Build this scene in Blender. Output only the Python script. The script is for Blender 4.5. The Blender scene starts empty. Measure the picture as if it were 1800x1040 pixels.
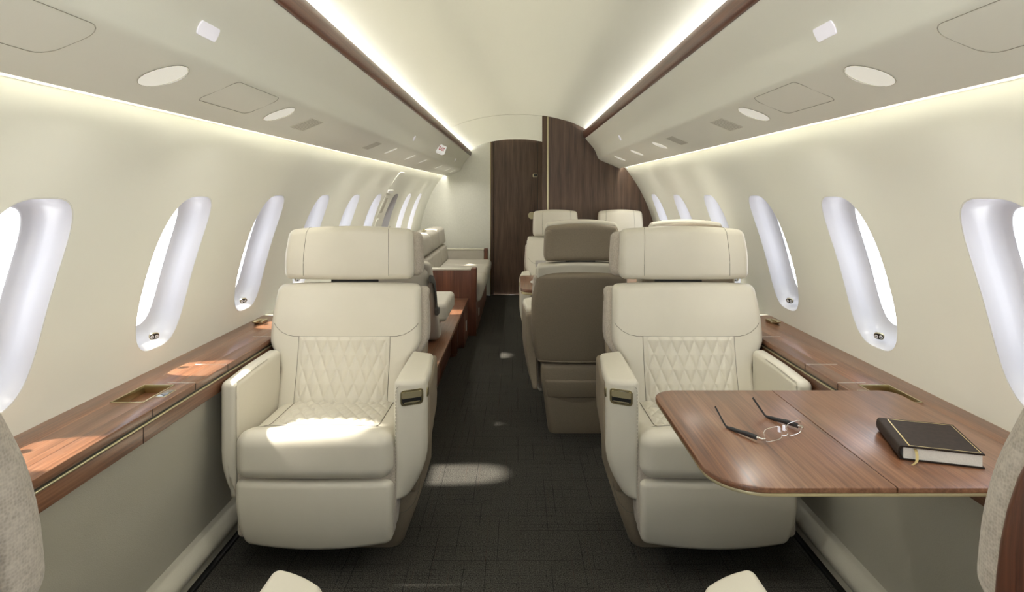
import bpy, bmesh, math, random
import numpy as np
from mathutils import Vector, Matrix, Euler
random.seed(4)
PI = math.pi
S = bpy.context.scene
COL = S.collection
# ------------------------------------------------------------------ camera
F = 1055.0; H = 1.30                      # focal length in px of the 1800 px frame, eye height
cam_d = bpy.data.cameras.new('camera'); cam = bpy.data.objects.new('camera', cam_d); COL.objects.link(cam)
cam.location = (0, 0, H); cam.rotation_euler = (PI/2, 0, 0)
cam_d.sensor_width = 36; cam_d.sensor_fit = 'HORIZONTAL'; cam_d.lens = 36*F/1800
cam_d.shift_x = -8/1800; cam_d.shift_y = -182/1800; cam_d.clip_start = 0.02; cam_d.clip_end = 300
S.camera = cam
# ------------------------------------------------------------------ world, sun, cabin lamps, exposure
W = bpy.data.worlds.new('sky'); S.world = W; W.use_nodes = True
nt = W.node_tree; nt.nodes.clear()
out = nt.nodes.new('ShaderNodeOutputWorld'); bg = nt.nodes.new('ShaderNodeBackground')
tc = nt.nodes.new('ShaderNodeTexCoord'); sep = nt.nodes.new('ShaderNodeSeparateXYZ')
rp = nt.nodes.new('ShaderNodeValToRGB'); mp = nt.nodes.new('ShaderNodeMapRange')
nz = nt.nodes.new('ShaderNodeTexNoise'); nz.inputs['Scale'].default_value = 4; nz.inputs['Detail'].default_value = 6
mx = nt.nodes.new('ShaderNodeMixRGB'); cr = nt.nodes.new('ShaderNodeValToRGB')
mp.inputs[1].default_value = -0.4; mp.inputs[2].default_value = 0.9
rp.color_ramp.elements[0].color = (1.0, 1.0, 1.0, 1); rp.color_ramp.elements[1].color = (0.22, 0.28, 0.37, 1)
k = rp.color_ramp.elements.new(0.33); k.color = (0.40, 0.42, 0.45, 1)
cr.color_ramp.elements[0].position = 0.42; cr.color_ramp.elements[1].position = 0.62
mx.inputs[2].default_value = (0.45, 0.455, 0.465, 1)
L = nt.links.new
L(tc.outputs['Generated'], sep.inputs[0]); L(sep.outputs['Z'], mp.inputs[0]); L(mp.outputs[0], rp.inputs[0])
L(tc.outputs['Generated'], nz.inputs['Vector']); L(nz.outputs[0], cr.inputs[0]); hz = nt.nodes.new('ShaderNodeMath'); hz.operation = 'GREATER_THAN'; hz.inputs[1].default_value = 0.0; L(sep.outputs['Z'], hz.inputs[0])
hm = nt.nodes.new('ShaderNodeMath'); hm.operation = 'MULTIPLY'; L(cr.outputs[0], hm.inputs[0]); L(hz.outputs[0], hm.inputs[1]); L(hm.outputs[0], mx.inputs[0])
L(rp.outputs[0], mx.inputs[1]); L(mx.outputs[0], bg.inputs[0]); L(bg.outputs[0], out.inputs[0])
bg.inputs[1].default_value = 5.0
sd = bpy.data.lights.new('sun', 'SUN'); sd.energy = 13; sd.angle = math.radians(2.6); sd.color = (1, 0.93, 0.82)
so = bpy.data.objects.new('sun', sd); COL.objects.link(so)
so.rotation_euler = Vector((1.0, 0.06, -1.13)).to_track_quat('-Z', 'Y').to_euler()
def area(name, loc, dirv, sx, sy, power, color):
    d = bpy.data.lights.new(name, 'AREA'); d.shape = 'RECTANGLE'; d.size = sx; d.size_y = sy; d.energy = power; d.color = color
    o = bpy.data.objects.new(name, d); COL.objects.link(o); o.location = loc
    z = -Vector(dirv).normalized(); y = Vector((0, 1, 0)); x = y.cross(z).normalized(); y = z.cross(x)
    o.rotation_euler = Matrix((x, y, z)).transposed().to_euler()
    return o
WARM = (1.0, 0.965, 0.88)
YB, YP, YL = -0.7, 5.14, 7.58             # open aft end, wooden partition, forward bulkhead
for s, y1 in ((-1, YL), (1, YP)):
    area('cove_lamp', (s*0.604, (YB+y1)/2, 1.812), (-s*0.5, 0, 1), 0.016, y1-YB-0.05, 9.5*(y1-YB)/7, (1, 0.985, 0.93))
    area('wall_wash_lamp', (s*0.893, (YB+y1)/2, 1.545), (s*0.10, 0, -1), 0.014, y1-YB-0.05, 8.5*(y1-YB)/7, WARM)
S.view_settings.view_transform = 'Standard'; S.view_settings.look = 'None'
S.view_settings.gamma = 1; S.view_settings.exposure = 0.45; S.view_settings.use_curve_mapping = False

# ------------------------------------------------------------------ materials
def srgb(r, g, b):
    f = lambda c: (c/255/12.92) if c/255 <= 0.04045 else ((c/255+0.055)/1.055)**2.4
    return (f(r), f(g), f(b), 1)
def mat(name, col, rough=0.5, metal=0.0, noise=None, bump=None, coat=0.0, sheen=0.0, spec=0.5):
    m = bpy.data.materials.new(name); m.use_nodes = True; n = m.node_tree.nodes; l = m.node_tree.links.new
    b = n['Principled BSDF']; b.inputs['Base Color'].default_value = col; b.inputs['Roughness'].default_value = rough
    b.inputs['Metallic'].default_value = metal; b.inputs['Coat Weight'].default_value = coat; b.inputs['Sheen Weight'].default_value = sheen
    b.inputs['Specular IOR Level'].default_value = spec
    t = n.new('ShaderNodeTexCoord')
    if noise:
        sc, amt = noise
        q = n.new('ShaderNodeTexNoise'); q.inputs['Scale'].default_value = sc; q.inputs['Detail'].default_value = 4
        l(t.outputs['Object'], q.inputs['Vector'])
        r = n.new('ShaderNodeValToRGB'); l(q.outputs[0], r.inputs[0])
        r.color_ramp.elements[0].position = 0.3; r.color_ramp.elements[1].position = 0.7
        r.color_ramp.elements[0].color = tuple(c*(1-amt) for c in col[:3])+(1,); r.color_ramp.elements[1].color = tuple(min(1, c*(1+amt)) for c in col[:3])+(1,)
        l(r.outputs[0], b.inputs['Base Color'])
    if bump:
        sc, st, di = bump
        q = n.new('ShaderNodeTexVoronoi'); q.inputs['Scale'].default_value = sc
        l(t.outputs['Object'], q.inputs['Vector'])
        k = n.new('ShaderNodeBump'); k.inputs['Strength'].default_value = st; k.inputs['Distance'].default_value = di
        l(q.outputs[0], k.inputs['Height']); l(k.outputs[0], b.inputs['Normal'])
    return m
def wood(name, dark, mid, light, axis, rough=0.3, sc=60, coat=0.3):
    m = bpy.data.materials.new(name); m.use_nodes = True; n = m.node_tree.nodes; l = m.node_tree.links.new
    b = n['Principled BSDF']; b.inputs['Roughness'].default_value = rough; b.inputs['Coat Weight'].default_value = coat; b.inputs['Coat Roughness'].default_value = 0.25
    t = n.new('ShaderNodeTexCoord'); mp = n.new('ShaderNodeMapping'); v = [sc*2.2]*3; v[axis] = sc*0.035; mp.inputs['Scale'].default_value = v
    l(t.outputs['Object'], mp.inputs[0])
    q = n.new('ShaderNodeTexNoise'); q.inputs['Scale'].default_value = 1.0; q.inputs['Detail'].default_value = 8; q.inputs['Roughness'].default_value = 0.65
    q.inputs['Distortion'].default_value = 0.3
    l(mp.outputs[0], q.inputs['Vector'])
    mp2 = n.new('ShaderNodeMapping'); v = [sc*0.22]*3; v[axis] = sc*0.02; mp2.inputs['Scale'].default_value = v; l(t.outputs['Object'], mp2.inputs[0])
    q2 = n.new('ShaderNodeTexNoise'); q2.inputs['Scale'].default_value = 1.0; q2.inputs['Detail'].default_value = 3; l(mp2.outputs[0], q2.inputs['Vector'])
    mm = n.new('ShaderNodeMath'); mm.operation = 'MULTIPLY_ADD'; mm.inputs[1].default_value = 0.45
    l(q2.outputs[0], mm.inputs[0]); m3 = n.new('ShaderNodeMath'); m3.operation = 'MULTIPLY'; m3.inputs[1].default_value = 0.55; l(q.outputs[0], m3.inputs[0]); l(m3.outputs[0], mm.inputs[2])
    r = n.new('ShaderNodeValToRGB'); l(mm.outputs[0], r.inputs[0])
    e = r.color_ramp.elements; e[0].position = 0.36; e[0].color = dark; e[1].position = 0.62; e[1].color = light
    k = e.new(0.49); k.color = mid
    l(r.outputs[0], b.inputs['Base Color'])
    bp = n.new('ShaderNodeBump'); bp.inputs['Strength'].default_value = 0.08; bp.inputs['Distance'].default_value = 0.001
    l(q.outputs[0], bp.inputs['Height']); l(bp.outputs[0], b.inputs['Normal'])
    return m
def weave(name, c1, c2, sc=260, rough=0.9, bumpd=0.0006):
    m = bpy.data.materials.new(name); m.use_nodes = True; n = m.node_tree.nodes; l = m.node_tree.links.new
    b = n['Principled BSDF']; b.inputs['Roughness'].default_value = rough; b.inputs['Sheen Weight'].default_value = 0.2
    t = n.new('ShaderNodeTexCoord')
    v = n.new('ShaderNodeTexVoronoi'); v.inputs['Scale'].default_value = sc; v.inputs['Randomness'].default_value = 0.55; l(t.outputs['Object'], v.inputs['Vector'])
    mp = n.new('ShaderNodeMapping'); mp.inputs['Scale'].default_value = (300, 60, 140); l(t.outputs['Object'], mp.inputs[0])
    q = n.new('ShaderNodeTexNoise'); q.inputs['Scale'].default_value = 1; q.inputs['Detail'].default_value = 3; l(mp.outputs[0], q.inputs['Vector'])
    a = n.new('ShaderNodeMath'); a.operation = 'MULTIPLY_ADD'; a.inputs[1].default_value = 0.5; l(v.outputs[0], a.inputs[0])
    q3 = n.new('ShaderNodeMath'); q3.operation = 'MULTIPLY_ADD'; q3.inputs[1].default_value = 0.6; q3.inputs[2].default_value = 0.2; l(q.outputs[0], q3.inputs[0]); l(q3.outputs[0], a.inputs[2])
    r = n.new('ShaderNodeValToRGB'); e = r.color_ramp.elements; e[0].position = 0.4; e[0].color = c2; e[1].position = 0.95; e[1].color = c1; l(a.outputs[0], r.inputs[0])
    l(r.outputs[0], b.inputs['Base Color'])
    bp = n.new('ShaderNodeBump'); bp.inputs['Strength'].default_value = 0.6; bp.inputs['Distance'].default_value = bumpd; bp.invert = True
    l(v.outputs[0], bp.inputs['Height']); l(bp.outputs[0], b.inputs['Normal'])
    return m
def carpet_mat():
    m = bpy.data.materials.new('charcoal_carpet'); m.use_nodes = True; n = m.node_tree.nodes; l = m.node_tree.links.new
    b = n['Principled BSDF']; b.inputs['Roughness'].default_value = 0.95; b.inputs['Specular IOR Level'].default_value = 0.1
    t = n.new('ShaderNodeTexCoord')
    q = n.new('ShaderNodeTexNoise'); q.inputs["Scale"].default_value = 260; q.inputs["Detail"].default_value = 4; l(t.outputs['Object'], q.inputs['Vector'])
    r = n.new('ShaderNodeValToRGB'); e = r.color_ramp.elements; e[0].position = 0.34; e[0].color = (0.010, 0.010, 0.009, 1); e[1].position = 0.66; e[1].color = (0.100, 0.095, 0.082, 1)
    l(q.outputs[0], r.inputs[0])
    # broken cross-hatched lines of the weave
    prev = r.outputs[0]
    for rot, bw, rh, cc, off, f in ((0, 0.16, 0.021, (0.004, 0.004, 0.004, 1), 0.0, 0.75), (PI/2, 0.34, 0.038, (0.004, 0.004, 0.004, 1), 0.37, 0.85), (PI/2, 0.55, 0.061, (0.07, 0.030, 0.018, 1), 1.9, 0.35)):
        mp = n.new('ShaderNodeMapping'); mp.inputs['Rotation'].default_value = (0, 0, rot); mp.inputs['Location'].default_value = (off, off*0.7, 0); l(t.outputs['Object'], mp.inputs[0])
        k = n.new('ShaderNodeTexBrick'); k.inputs['Scale'].default_value = 1; k.inputs['Brick Width'].default_value = bw; k.inputs['Row Height'].default_value = rh
        k.inputs['Mortar Size'].default_value = 0.0011; k.inputs['Mortar Smooth'].default_value = 0.3; k.offset = 0.37; k.offset_frequency = 3; l(mp.outputs[0], k.inputs['Vector'])
        q2 = n.new('ShaderNodeTexNoise'); q2.inputs['Scale'].default_value = 1; q2.inputs['Detail'].default_value = 1
        m2 = n.new('ShaderNodeMapping'); m2.inputs['Scale'].default_value = (26, 2.6, 1) if rot else (2.6, 40, 1); m2.inputs['Location'].default_value = (off*9, 3, 0); l(t.outputs['Object'], m2.inputs[0]); l(m2.outputs[0], q2.inputs['Vector'])
        st = n.new('ShaderNodeMapRange'); st.inputs[1].default_value = 0.50; st.inputs[2].default_value = 0.60; l(q2.outputs[0], st.inputs[0])
        g = n.new('ShaderNodeMath'); g.operation = 'MULTIPLY'; l(k.outputs['Fac'], g.inputs[0]); l(st.outputs[0], g.inputs[1])
        g2 = n.new('ShaderNodeMath'); g2.operation = 'MULTIPLY'; g2.inputs[1].default_value = f; l(g.outputs[0], g2.inputs[0])
        x = n.new('ShaderNodeMixRGB'); l(g2.outputs[0], x.inputs[0]); l(prev, x.inputs[1]); x.inputs[2].default_value = cc; prev = x.outputs[0]
    l(prev, b.inputs['Base Color'])
    bp = n.new('ShaderNodeBump'); bp.inputs['Strength'].default_value = 0.7; bp.inputs['Distance'].default_value = 0.003
    l(q.outputs[0], bp.inputs['Height']); l(bp.outputs[0], b.inputs['Normal'])
    return m
def glass_mat(name, tint=(1, 1, 1, 1), base=0.04):
    m = bpy.data.materials.new(name); m.use_nodes = True; n = m.node_tree.nodes; l = m.node_tree.links.new; n.clear()
    o = n.new('ShaderNodeOutputMaterial'); tr = n.new('ShaderNodeBsdfTransparent'); tr.inputs[0].default_value = tint
    gl = n.new('ShaderNodeBsdfGlossy'); gl.inputs['Roughness'].default_value = 0.02
    lw = n.new('ShaderNodeLayerWeight'); pw = n.new('ShaderNodeMath'); pw.operation = 'POWER'; pw.inputs[1].default_value = 5
    fr = n.new('ShaderNodeMath'); fr.operation = 'MULTIPLY_ADD'; fr.inputs[1].default_value = 0.9; fr.inputs[2].default_value = base; mx = n.new('ShaderNodeMixShader')
    l(lw.outputs['Facing'], pw.inputs[0]); l(pw.outputs[0], fr.inputs[0])
    l(fr.outputs[0], mx.inputs[0]); l(tr.outputs[0], mx.inputs[1]); l(gl.outputs[0], mx.inputs[2]); l(mx.outputs[0], o.inputs[0])
    return m
M = {}
M['wall'] = mat('cream_wall_lining', (0.86, 0.86, 0.77, 1), 0.55, noise=(3, 0.01), bump=(700, 0.05, 0.0004))
M['valance'] = mat('cream_overhead_lining', (0.88, 0.875, 0.775, 1), 0.5, bump=(420, 0.10, 0.0005))
M['ceiling'] = mat('cream_ceiling', (0.72, 0.71, 0.65, 1), 0.6)
M['bulk'] = mat('pale_bulkhead_cover', (0.78, 0.775, 0.70, 1), 0.6, noise=(60, 0.03))
M['reveal'] = mat('white_window_reveal', (0.60, 0.60, 0.64, 1), 0.25)
M['seam'] = mat('panel_seam', (0.36, 0.34, 0.27, 1), 0.7)
M['vent'] = mat('vent_lining', (0.70, 0.685, 0.59, 1), 0.6)
M['dish'] = mat('lit_lamp_dish', (0.88, 0.87, 0.80, 1), 0.5)
M['lens'] = mat('frosted_lamp_lens', (0.86, 0.84, 0.88, 1), 0.3); M['signface'] = mat('lit_sign_plastic', (0.85, 0.84, 0.82, 1), 0.4)
for k_, e_ in (('dish', (1, 0.98, 0.88, 1)), ('lens', (0.9, 0.88, 1, 1)), ('signface', (1, 1, 0.97, 1))):
    b_ = M[k_].node_tree.nodes['Principled BSDF']; b_.inputs['Emission Color'].default_value = e_; b_.inputs['Emission Strength'].default_value = 0.22
M['leather'] = mat('cream_leather', (0.675, 0.635, 0.535, 1), 0.42, noise=(9, 0.015), bump=(600, 0.10, 0.0004))
M['stitch'] = mat('seam_thread', (0.17, 0.155, 0.12, 1), 0.8)
M['side'] = mat('greige_side_leather', (0.55, 0.525, 0.44, 1), 0.5, bump=(330, 0.35, 0.0008))
M['taupe'] = mat('taupe_shell', (0.26, 0.212, 0.152, 1), 0.62, noise=(300, 0.10), bump=(520, 0.2, 0.0005))
M['fabric'] = weave('greige_woven_fabric', (0.56, 0.50, 0.42, 1), (0.32, 0.275, 0.225, 1), 330)
M['sofa'] = mat('greige_sofa_leather', (0.50, 0.465, 0.40, 1), 0.6, noise=(12, 0.03), bump=(500, 0.1, 0.0004))
M['darkgrey'] = mat('dark_grey_webbing', (0.075, 0.07, 0.062, 1), 0.8)
M['wood_y'] = wood('walnut_veneer_lengthwise', srgb(84, 52, 35), srgb(118, 78, 54), srgb(143, 101, 74), 1, rough=0.32, sc=85)
M['wood_z'] = wood('walnut_veneer_upright', srgb(60, 43, 32), srgb(86, 64, 49), srgb(104, 81, 63), 2, rough=0.45, sc=115, coat=0.05)
M['wood_z2'] = wood('red_walnut_upright', srgb(60, 30, 19), srgb(100, 57, 38), srgb(130, 80, 56), 2, rough=0.4, coat=0.1)
M['wood_rim'] = wood('walnut_rim', srgb(70, 38, 27), srgb(100, 58, 42), srgb(124, 78, 58), 1, rough=0.35)
M['brass'] = mat('brushed_brass', (0.50, 0.44, 0.27, 1), 0.3, metal=1.0)
M['brassp'] = mat('pale_brass', (0.62, 0.56, 0.37, 1), 0.38, metal=0.9)
M['chrome'] = mat('polished_metal', (0.82, 0.80, 0.75, 1), 0.12, metal=1.0)
M['black'] = mat('black_plastic', (0.012, 0.012, 0.012, 1), 0.4)
M['temple'] = mat('charcoal_acetate', (0.03, 0.033, 0.036, 1), 0.3)
M['screen'] = mat('dark_glass_screen', (0.06, 0.07, 0.07, 1), 0.08, coat=1)
M['white'] = mat('white_plastic', (0.85, 0.85, 0.83, 1), 0.35)
M['china'] = mat('white_china', (0.85, 0.85, 0.85, 1), 0.15)
M['paper'] = mat('page_edges', (0.80, 0.79, 0.76, 1), 0.7, noise=(400, 0.05))
M['bookcover'] = mat('dark_brown_bookcloth', (0.024, 0.015, 0.011, 1), 0.62, noise=(90, 0.3), bump=(900, 0.2, 0.0004), spec=0.25)
M['gold'] = mat('gold_foil', (0.78, 0.66, 0.34, 1), 0.35, metal=0.8)
M['red'] = mat('red_lettering', (0.55, 0.02, 0.03, 1), 0.5)
M['carpet'] = carpet_mat()
M['glass'] = glass_mat('window_glass'); M['clear'] = glass_mat('clear_glass', (0.93, 0.93, 0.95, 1))

# ------------------------------------------------------------------ mesh helpers
def obj(name, bm, m, parent=None, smooth=True, sharp=50):
    bmesh.ops.recalc_face_normals(bm, faces=bm.faces)
    me = bpy.data.meshes.new(name); bm.to_mesh(me); bm.free()
    if smooth:
        for p in me.polygons: p.use_smooth = True
        try: me.set_sharp_from_angle(angle=math.radians(sharp))
        except Exception: pass
    me.materials.append(M[m] if isinstance(m, str) else m)
    o = bpy.data.objects.new(name, me); COL.objects.link(o)
    if parent: o.parent = parent
    return o
def thing(name, label, cat, loc=(0, 0, 0), rz=0, group=None):
    o = bpy.data.objects.new(name, None); COL.objects.link(o); o.empty_display_size = 0.1
    o.location = loc; o.rotation_euler = (0, 0, rz); return tag(o, label, cat, group)
def tag(o, label, cat, group=None):
    o['label'] = label; o['category'] = cat
    if group: o['group'] = group
    return o
def struct(o): o['kind'] = 'structure'; return o
def dup(root, loc=None, label=None, rz=None, parent=None):
    r = root.copy(); COL.objects.link(r)
    if loc: r.location = loc
    if rz is not None: r.rotation_euler = (0, 0, rz)
    if label: r['label'] = label
    if parent: r.parent = parent
    for c in list(root.children):
        k = c.copy(); COL.objects.link(k); k.parent = r
        for g in list(c.children):
            q = g.copy(); COL.objects.link(q); q.parent = k
    return r
BM = bmesh.new
def axis_pts(h, r, n, k):
    r = min(r, h*0.999); a = h-r
    lo = [-(a + r*math.tan(PI/4*(1-i/k))) for i in range(k)]
    mid = [(-a + 2*a*i/n) for i in range(n+1)]
    return lo + mid + [-x for x in reversed(lo)]
def rbox(bm, c, h, r, n=(2, 2, 2), k=3, warp=None):
    r = min(r, *h)*0.999
    ax = [axis_pts(h[i], r, n[i], k) for i in range(3)]
    V = {}
    def vert(p):
        key = tuple(round(x, 6) for x in p)
        if key not in V:
            q = Vector([max(-(h[i]-r), min(h[i]-r, p[i])) for i in range(3)]); d = Vector(p)-q
            w = q + (d.normalized()*r if d.length > 1e-9 else d)
            w = w + Vector(c)
            if warp: w = Vector(warp(*w))
            V[key] = bm.verts.new(w)
        return V[key]
    for f in range(3):
        a, b = [i for i in range(3) if i != f]
        for s in (-1, 1):
            for i in range(len(ax[a])-1):
                for j in range(len(ax[b])-1):
                    vs = []
                    for (u, v) in ((i, j), (i+1, j), (i+1, j+1), (i, j+1)):
                        p = [0, 0, 0]; p[f] = s*h[f]; p[a] = ax[a][u]; p[b] = ax[b][v]; vs.append(vert(p))
                    try: bm.faces.new(vs)
                    except ValueError: pass
    return bm
def RB(c, h, r=0.01, n=(2, 2, 2), k=3, warp=None): return rbox(BM(), c, h, r, n, k, warp)
def B2(x0, x1, y0, y1, z0, z1, r=0.004, k=2, n=(1, 1, 1), warp=None, bm=None):
    return rbox(bm or BM(), ((x0+x1)/2, (y0+y1)/2, (z0+z1)/2), (abs(x1-x0)/2, abs(y1-y0)/2, abs(z1-z0)/2), r, n, k, warp)
def tube(bm, pts, r, seg=6, closed=False, flat=1.0):
    pts = [Vector(p) for p in pts]; rings = []; N = len(pts); up = Vector((0, 0, 1)); 
    for i, p in enumerate(pts):
        a = pts[(i-1) % N] if (closed or i > 0) else p; b = pts[(i+1) % N] if (closed or i < N-1) else p
        t = (b-a).normalized(); u = t.cross(up)
        if u.length < 0.05: u = t.cross(Vector((0, 1, 0.01)))
        u.normalize(); w = u.cross(t)
        rr = r[i] if isinstance(r, (list, tuple)) else r
        rings.append([bm.verts.new(p + u*math.cos(2*PI*k/seg)*rr*flat + w*math.sin(2*PI*k/seg)*rr) for k in range(seg)])
    for i in range(N if closed else N-1):
        A, Bq = rings[i], rings[(i+1) % N]
        for k in range(seg): bm.faces.new((A[k], A[(k+1) % seg], Bq[(k+1) % seg], Bq[k]))
    if not closed: bm.faces.new(rings[0]); bm.faces.new(rings[-1])
    return bm
def grid(bm, fn, nu, nv):
    vs = [[bm.verts.new(fn(i/nu, j/nv)) for j in range(nv+1)] for i in range(nu+1)]
    for i in range(nu):
        for j in range(nv): bm.faces.new((vs[i][j], vs[i+1][j], vs[i+1][j+1], vs[i][j+1]))
    return vs
def prism(bm, poly, axis, a, b):
    """extrude a 2-D polygon (the other two axes in order) from a to b along axis"""
    def P(p, t):
        v = list(p); v.insert(axis, t); return v
    A = [bm.verts.new(P(p, a)) for p in poly]; Bq = [bm.verts.new(P(p, b)) for p in poly]
    n = len(poly); bm.faces.new(A); bm.faces.new(Bq)
    for i in range(n): bm.faces.new((A[i], A[(i+1) % n], Bq[(i+1) % n], Bq[i]))
    return bm
def catmull(P, n=6):
    P = [Vector(p) for p in P]; o = []
    for i in range(len(P)-1):
        p0, p1, p2, p3 = P[max(i-1, 0)], P[i], P[i+1], P[min(i+2, len(P)-1)]
        for k in range(n):
            t = k/n; o.append(0.5*((2*p1)+(p2-p0)*t+(2*p0-5*p1+4*p2-p3)*t*t+(3*p1-p0-3*p2+p3)*t**3))
    o.append(P[-1]); return o
def rrect(x0, x1, y0, y1, r, k=6):
    o = []
    for cx, cy, a0 in ((x1-r, y1-r, 0), (x0+r, y1-r, 90), (x0+r, y0+r, 180), (x1-r, y0+r, 270)):
        for i in range(k+1):
            a = math.radians(a0+90*i/k); o.append((cx+r*math.cos(a), cy+r*math.sin(a)))
    return o
def lathe(bm, prof, seg=24, c=(0, 0, 0)):
    R = []
    for (r, z) in prof: R.append([bm.verts.new((c[0]+r*math.cos(2*PI*k/seg), c[1]+r*math.sin(2*PI*k/seg), c[2]+z)) for k in range(seg)])
    for i in range(len(R)-1):
        for k in range(seg): bm.faces.new((R[i][k], R[i][(k+1) % seg], R[i+1][(k+1) % seg], R[i+1][k]))
    bm.faces.new(R[0]); bm.faces.new(R[-1]); return bm
def sstep(a, b, x):
    t = max(0, min(1, (x-a)/(b-a))); return t*t*(3-2*t)

# ------------------------------------------------------------------ the shell
_z = np.array([0.66, 0.74, 0.862, 0.95, 1.042, 1.154, 1.266, 1.368, 1.444, 1.507]); _x = np.array([1.238, 1.233, 1.214, 1.195, 1.170, 1.135, 1.087, 1.028, 0.978, 0.931])
_pf = np.polyfit(_z, _x, 4)
def Xw(z):
    if z > 1.507: return float(np.polyval(_pf, 1.507)) - (z-1.507)*0.62
    if z < 0.66: return float(np.polyval(_pf, 0.66))
    return float(np.polyval(_pf, z))
def Wp(s, y, z, off=0.0):
    """point on the side wall; off > 0 goes outwards"""
    e = 0.01; dx = (Xw(z+e)-Xw(z-e))/(2*e); n = Vector((1, -dx)).normalized()
    return Vector((s*(Xw(z)+n.x*off), y, z+n.y*off))
Z0, Z1 = 0.655, 1.585
WC, WHW, ZC, WHH = [0.70+0.671*i for i in range(10)], 0.139, 1.029, 0.257
NH = 72
def hole(k, inset=0.0):
    a = 2*PI*k/NH; c, s = math.cos(a), math.sin(a)
    hw, hh = WHW-inset, WHH-inset; e = 2/3.3
    return (hw*math.copysign(abs(c)**e, c), hh*math.copysign(abs(s)**e, s))
def build_wall(s, ncell, yend, name):
    bm = BM(); half = 0.3355
    for i in range(ncell):
        yc = WC[i]; rings = []
        for j in range(11):
            t = (j/10)**1.4; R = []
            for k in range(NH):
                hx, hz = hole(k); a = 2*PI*k/NH; c, sn = math.cos(a), math.sin(a)
                # matching point on the cell's rectangle
                up = (Z1-ZC) if sn > 0 else (ZC-Z0)
                m = max(abs(c)/1.0, abs(sn)/1.0); bx = c/m*half; bz = sn/m*up
                R.append(bm.verts.new(Wp(s, yc+hx+(bx-hx)*t, ZC+hz+(bz-hz)*t)))
            rings.append(R)
        for j in range(10):
            for k in range(NH): bm.faces.new((rings[j][k], rings[j][(k+1) % NH], rings[j+1][(k+1) % NH], rings[j+1][k]))
    for ya, yb in ((YB, WC[0]-half), (WC[ncell-1]+half, yend)):
        grid(bm, lambda u, v: Wp(s, ya+(yb-ya)*u, Z0+(Z1-Z0)*v), 4, 24)
    bmesh.ops.remove_doubles(bm, verts=bm.verts, dist=0.0008)
    o = obj(name, bm, 'wall'); struct(o)
    return o
build_wall(-1, 10, YL, 'wall_left'); build_wall(1, 7, YP+0.06, 'wall_right')
wn = 0
def build_window(s, yc, idx, button=True):
    global wn; wn += 1
    bm = BM(); prof = [(-0.0005, -0.0025), (0.004, 0.000), (0.010, 0.003), (0.022, 0.007), (0.032, 0.010), (0.048, 0.012), (0.066, 0.018), (0.078, 0.030), (0.083, 0.042), (0.085, 0.046)]; R = []
    def P(k, depth, inset):
        hx, hz = hole(k, inset); p = Wp(s, yc+hx, ZC+hz); q = Vector((s*1, 0, 0.32)).normalized()
        return p + q*depth
    for depth, inset in prof: R.append([bm.verts.new(P(k, depth, inset)) for k in range(NH)])
    for j in range(len(R)-1):
        for k in range(NH): bm.faces.new((R[j][k], R[j][(k+1) % NH], R[j+1][(k+1) % NH], R[j+1][k]))
    w = obj('window_%d' % wn, bm, 'reveal'); struct(w)
    bm = BM(); c = [bm.verts.new(P(k, 0.084, 0.043)) for k in range(NH)]
    for k in range(1, NH//2):                       # strips across the pane follow its curve
        pass
    vs = c
    for k in range(NH//2):
        a, b = vs[k], vs[(k+1)]; d, e = vs[(NH-k) % NH], vs[NH-k-1]
        f = [a, b, e, d]; f = [x for i, x in enumerate(f) if x not in f[:i]]
        if len(f) > 2:
            try: bm.faces.new(f)
            except ValueError: pass
    obj('pane', bm, 'glass', w)
    if s < 0 and idx == 7:
        bm = BM(); vs2 = [bm.verts.new(P(k, 0.078, 0.034)) for k in range(NH)]; bm.faces.new(vs2); bmesh.ops.solidify(bm, geom=bm.faces[:], thickness=0.002); obj('sun_block_shade', bm, 'reveal', w)  # shade added to keep a strip of sun off the aisle floor
    if button:
        e = thing_plain('shade_button', w)
        p = Wp(s, yc+0.012, ZC-0.222, 0.018); e.location = p
        e.rotation_euler = (0, 0, -PI/2*s + (0.75*s)); e.rotation_euler[0] = 0.45
        # local: x across, z up, -y towards the viewer
        bm = BM(); prism(bm, rrect(-0.0155, 0.0155, -0.012, 0.012, 0.0105), 1, -0.004, 0.003); obj('bezel', bm, 'brass', e)
        bm = BM(); prism(bm, rrect(-0.0140, 0.0140, -0.0105, 0.0105, 0.0095), 1, -0.0052, 0); obj('plate', bm, 'black', e)
        for dx, fl in ((-0.007, -1), (0.007, 1)):
            bm = BM(); prism(bm, [(dx+0.0054*math.cos(t*PI/8), 0.0068*math.sin(t*PI/8)) for t in range(16)], 1, -0.0064, 0); bt = obj('push_button', bm, 'white', e)
            bm = BM(); prism(bm, [(dx-0.0026, -0.0025*fl), (dx+0.0026, -0.0025*fl), (dx, 0.0032*fl)], 1, -0.0070, -0.006); obj('arrow', bm, 'black', e)
    return w
def thing_plain(name, parent):
    o = bpy.data.objects.new(name, None); COL.objects.link(o); o.empty_display_size = 0.02; o.parent = parent; return o
for i in range(10): build_window(-1, WC[i], i, i < 5)
for i in range(7): build_window(1, WC[i], i, i < 5)

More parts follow.
